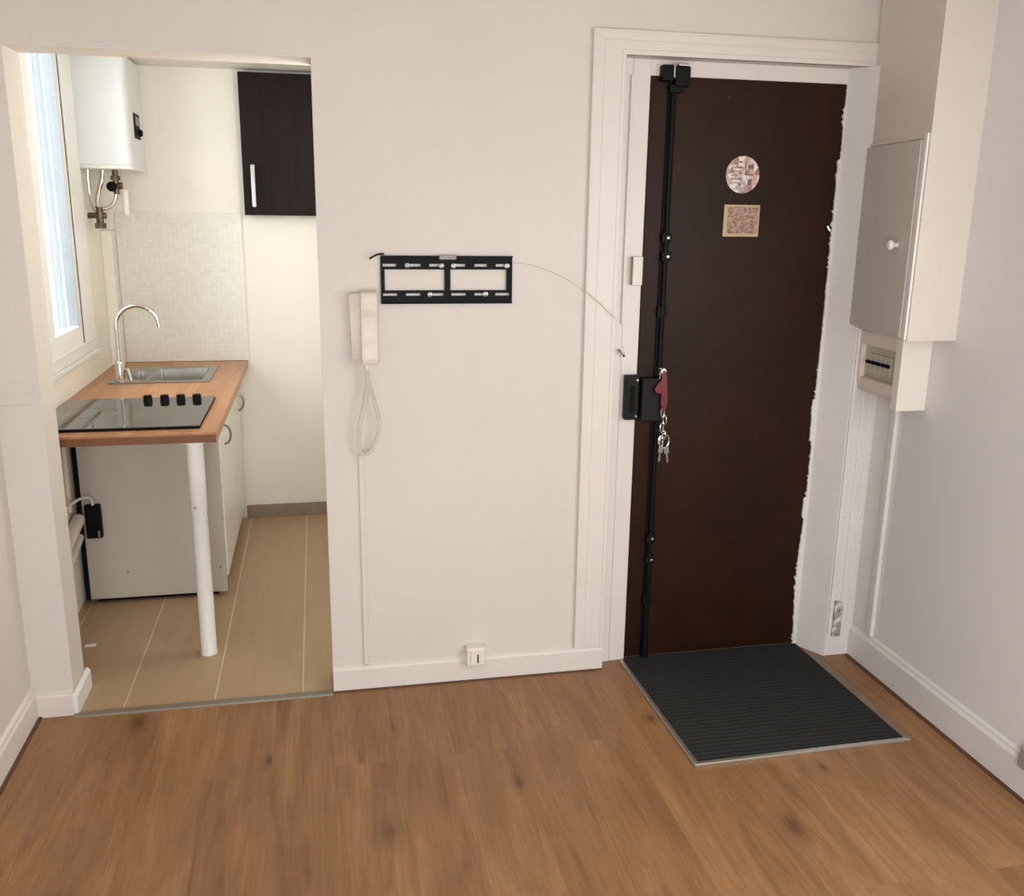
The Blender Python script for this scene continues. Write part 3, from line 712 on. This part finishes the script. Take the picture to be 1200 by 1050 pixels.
# ------------------------------------------------------------------ hob
hb = thing('hob', 'black glass electric hob set in the worktop with four black knobs', 'hob', (-.74, .72, TZ1))
obj('glass_top', B().box(-1.035, -.448, .432, 1.015, TZ1 + .009, TZ1 + .0125, .001), 'hob', hb)
obj('bezel', B().box(-1.036, -.447, .430, 1.016, TZ1 + .0005, TZ1 + .0105, .001), 'blackp', hb)
for i, x in enumerate((-.712, -.645, -.580, -.515)):
    kn = obj('knob', B().lathe([(.019, 0), (.019, .004), (.0180, .006), (.0178, .020), (.016, .023), (.001, .0235)], (x, .945, TZ1 + .0126), (0, 0, 1), 20), 'blackp', hb, True)
for (cx_, cy_, r) in ((-.60, .66, .09), (-.885, .72, .10)):
    pts = [(cx_ + r * math.cos(2 * math.pi * i / 40), cy_ + r * math.sin(2 * math.pi * i / 40), TZ1 + .0122) for i in range(40)]
    obj('zone_ring', B().tube(pts, .0012, 6, True), 'grey', hb)

# ------------------------------------------------------------------ sink
sn = thing('sink', 'stainless steel inset sink with one main bowl and a small half bowl', 'sink', (-.74, 1.67, TZ1))
rim = B().plate('z', -.968, -.515, 1.435, 1.905, TZ1 + .0005, TZ1 + .005, holes=[(-.795, -.555, 1.49, 1.855), (-.895, -.818, 1.52, 1.80)])
obj('rim', rim, 'steel', sn)
def bowl(x0, x1, y0, y1, dep):
    b = B(); bm = b.bm; t_ = .018
    top = [(x0, y0), (x1, y0), (x1, y1), (x0, y1)]; bot = [(x0 + t_, y0 + t_), (x1 - t_, y0 + t_), (x1 - t_, y1 - t_), (x0 + t_, y1 - t_)]
    A = [bm.verts.new((x, y, TZ1 + .003)) for x, y in top]; C = [bm.verts.new((x, y, TZ1 - dep)) for x, y in bot]
    D = [bm.verts.new((x + (-.004 if i in (0, 3) else .004), y + (-.004 if i < 2 else .004), TZ1 + .003)) for i, (x, y) in enumerate(top)]
    E_ = [bm.verts.new((x + (-.004 if i in (0, 3) else .004), y + (-.004 if i < 2 else .004), TZ1 - dep - .004)) for i, (x, y) in enumerate(bot)]
    for i in range(4):
        j_ = (i + 1) % 4
        bm.faces.new((A[i], A[j_], C[j_], C[i])); bm.faces.new((D[i], D[j_], E_[j_], E_[i])); bm.faces.new((A[i], A[j_], D[j_], D[i]))
    bm.faces.new(C); bm.faces.new(E_); bmesh.ops.recalc_face_normals(bm, faces=bm.faces[:])
    bmesh.ops.bevel(bm, geom=[e for e in bm.edges if abs(e.verts[0].co.z - e.verts[1].co.z) > .03], offset=.012, segments=3, affect='EDGES')
    return b
bw = obj('bowl', bowl(-.795, -.555, 1.49, 1.855, .16), 'sink', sn, True)
obj('drain', B().lathe([(.035, 0), (.038, .003), (.03, .004), (.012, .002)], (-.675, 1.67, TZ1 - .16), (0, 0, 1), 24), 'chrome', bw, True)
obj('bowl', bowl(-.895, -.818, 1.52, 1.80, .11), 'sink', sn, True)

# ------------------------------------------------------------------ tap
tp = thing('kitchen_tap', 'chrome swan neck mixer tap standing at the left of the sink', 'tap', (-.928, 1.497, TZ1))
tx, ty = -.917, 1.475
obj('tap_body', B().lathe([(.027, 0), (.027, .006), (.022, .010), (.0215, .085), (.019, .095), (.013, .10)], (tx, ty, TZ1 + .005), (0, 0, 1), 24), 'chrome', tp, True)
pts = [(tx, ty, TZ1 + .09), (tx, ty, 1.05), (tx, ty, 1.13), (tx, ty, 1.165)]
R_ = .093
for i in range(1, 17):
    a = math.pi - i / 16 * math.radians(172); pts.append((tx + R_ + R_ * math.cos(a), ty + .01 * i / 16, 1.165 + R_ * math.sin(a)))
pts.append((pts[-1][0] + .003, pts[-1][1], pts[-1][2] - .02))
obj('spout', B().tube(pts, .0095, 14), 'chrome', tp, True)
obj('lever', B().tube([(tx + .02, ty, TZ1 + .06), (tx + .034, ty - .003, TZ1 + .064), (tx + .05, ty - .012, TZ1 + .012)], [.011, .009, .006], 10), 'chrome', tp, True)

# ------------------------------------------------------------------ wall cabinet (dark)
wc = thing('wall_cabinet', 'dark brown wall cabinet with a steel bar handle hung high on the kitchen back wall', 'cabinet', (-.04, 2.08, 1.67))
obj('carcass', B().box(-.348, .262, 2.05, KY - .001, 1.672, 2.366, .001), 'wenge', wc)
dd = obj('door', B().box(-.351, .265, 2.03, 2.048, 1.67, 2.368, .0015), 'wenge', wc)
hd = B().box(-.309, -.288, 1.995, 2.005, 1.71, 1.922, .003).box(-.304, -.292, 2.0, 2.031, 1.722, 1.734).box(-.304, -.292, 2.0, 2.031, 1.898, 1.910)
o = obj('handle', hd, 'steel', dd); o['label'] = 'brushed steel bar handle'

# ------------------------------------------------------------------ water heater
wh = thing('water_heater', 'white wall hung gas water heater beside the kitchen window with pipes hanging below', 'water heater', (-.94, 1.88, 1.88))
hx0, hx1, hy0, hy1, hz0, hz1 = KX0 + .001, -.822, 1.662, 2.098, 1.89, 2.372
r = .045
poly = [(hx0, hy0)]
for cx_, cy_, a0 in ((hx1 - r, hy0 + r, -90), (hx1 - r, hy1 - r, 0)):
    for i in range(7):
        a = math.radians(a0 + i * 15); poly.append((cx_ + r * math.cos(a), cy_ + r * math.sin(a)))
poly.append((hx0, hy1))
obj('case', B().prism(poly, 'z', hz0, hz1), 'boiler', wh, True)
def infl(p, d_):
    c_ = Vector(((hx0 + hx1) / 2, (hy0 + hy1) / 2)); v = Vector(p) - c_
    return (max(hx0, p[0] + d_ * (1 if v.x > 0 else -1)), p[1] + d_ * (1 if v.y > 0 else -1))
obj('bottom_rim', B().prism([infl(p, .004) for p in poly], 'z', 1.872, 1.889, .003), 'white', wh, True)
cp = obj('control_panel', B().box(hx1 - .002, hx1 + .006, 1.80, 1.93, 2.02, 2.135, .003), 'blackp', wh)
obj('control_knob', B().lathe([(.017, 0), (.016, .012), (.012, .015), (.001, .0155)], (hx1 + .006, 1.90, 2.05), (1, 0, 0), 20), 'blackp', cp, True)
obj('display', B().box(hx1 + .0055, hx1 + .0075, 1.82, 1.91, 2.08, 2.12, .001), 'grey', cp)
# pipework below
pw = wh
obj('safety_valve', B().cyl((-.925, 1.80, 1.872), (-.925, 1.80, 1.80), .014, seg=14).cyl((-.925, 1.80, 1.845), (-.925, 1.80, 1.825), .022, seg=6).cyl((-.96, 1.80, 1.80), (-.895, 1.80, 1.80), .016, seg=14).cyl((-.925, 1.80, 1.80), (-.925, 1.80, 1.76), .013, seg=12), 'brass', pw, True)
obj('valve_knob', B().lathe([(.022, 0), (.024, .01), (.022, .024), (.01, .028)], (-.94, 1.785, 1.795), (0, -1, 0), 14), 'blackp', pw, True)
obj('flexible_hose', B().tube(bez([(-.985, 1.82, 1.872), (-.985, 1.82, 1.80), (-1.03, 1.80, 1.74), (-1.02, 1.78, 1.70), (-.995, 1.78, 1.66)], 20), .012, 12), 'chrome', pw, True)
obj('flexible_hose', B().tube(bez([(-.925, 1.80, 1.78), (-.93, 1.80, 1.70), (-.97, 1.79, 1.69), (-1.0, 1.78, 1.69)], 18), .009, 12), 'chrome', pw, True)
obj('gas_pipe', B().tube(bez([(-1.035, 1.74, 1.872), (-1.035, 1.74, 1.80), (-1.04, 1.74, 1.72), (-1.02, 1.77, 1.68)], 14), .008, 10), 'chrome', pw, True)
obj('stop_valve', B().cyl((-1.005, 1.775, 1.70), (-1.005, 1.775, 1.60), .017, seg=14).cyl((-1.005, 1.775, 1.625), (-1.005, 1.775, 1.60), .026, seg=6).cyl((KX0, 1.775, 1.66), (-.975, 1.775, 1.66), .014, seg=12), 'brass', pw, True)
obj('discharge_cup', B().lathe([(.014, 0), (.016, .03), (.017, .10), (.022, .112), (.02, .115)], (-.888, 1.80, 1.665), (0, 0, 1), 18), 'plastic_w', pw, True)

# ------------------------------------------------------------------ lights
def area(name, loc, target, sx, sy, power, col):
    l = bpy.data.lights.new(name, 'AREA'); l.shape = 'RECTANGLE'; l.size = sx; l.size_y = sy; l.energy = power; l.color = col
    o = bpy.data.objects.new(name, l); COL.objects.link(o); o.location = loc
    o.rotation_euler = (Vector(target) - Vector(loc)).to_track_quat('-Z', 'Y').to_euler(); return o
area('window_light_right', (XR - .02, -2.17, 1.45), (.1, -1.0, 0), 1.2, 1.25, 27, (1.0, .98, .955))
area('daylight_front_right', (1.25, RY + .08, 1.25), (1.2, -1.2, 0), .95, 1.4, 8, (.93, .965, 1.0))
area('daylight_front_left', (-.15, RY + .08, 1.25), (2.0, -.7, .5), .95, 1.4, 60, (.89, .94, 1.0))
area('courtyard_daylight', (-1.95, .75, 1.95), (-.7, 1.35, 1.2), 1.5, 1.7, 84, (.95, .98, 1.0))
pl = bpy.data.lights.new('kitchen_fill_light', 'POINT'); pl.energy = 17; pl.color = (1.0, .985, .955); pl.shadow_soft_size = .15  # added fill, out of view, to brighten the kitchen ceiling and walls
po = bpy.data.objects.new('kitchen_fill_light', pl); COL.objects.link(po); po.location = (.18, .5, 1.9)

wld = bpy.data.worlds.new('world'); scn.world = wld; wld.use_nodes = True
nt = wld.node_tree; bg = nt.nodes['Background']
tc = nt.nodes.new('ShaderNodeTexCoord'); sx = nt.nodes.new('ShaderNodeSeparateXYZ'); rp = nt.nodes.new('ShaderNodeValToRGB')
nt.links.new(tc.outputs['Generated'], sx.inputs[0]); nt.links.new(sx.outputs['Z'], rp.inputs['Fac']); nt.links.new(rp.outputs[0], bg.inputs['Color'])
rp.color_ramp.elements[0].color = (.95, .975, 1, 1); rp.color_ramp.elements[1].color = (.9, .95, 1, 1)
bg.inputs['Strength'].default_value = 2.0

# ------------------------------------------------------------------ camera
f, cx, cz, yaw, pitch, roll, D = 1089.4228, -.00029, 1.69267, .2071095, -.2463049, .0138821, 3.119556
cyw, syw, cp_, sp_ = math.cos(yaw), math.sin(yaw), math.cos(pitch), math.sin(pitch)
W = Vector((syw * cp_, cyw * cp_, sp_)); Rr = Vector((cyw, -syw, 0)); U = Rr.cross(W)
R2 = Rr * math.cos(roll) + U * math.sin(roll); U2 = -Rr * math.sin(roll) + U * math.cos(roll)
cam = bpy.data.cameras.new('camera'); cam.sensor_fit = 'HORIZONTAL'; cam.sensor_width = 36; cam.lens = f * 36 / 1200; cam.clip_start = .05
co = bpy.data.objects.new('camera', cam); COL.objects.link(co)
co.matrix_world = Matrix(((R2.x, U2.x, -W.x, cx), (R2.y, U2.y, -W.y, -D), (R2.z, U2.z, -W.z, cz), (0, 0, 0, 1)))
scn.camera = co
scn.view_settings.view_transform = 'Standard'; scn.view_settings.look = 'None'; scn.view_settings.exposure = -.05
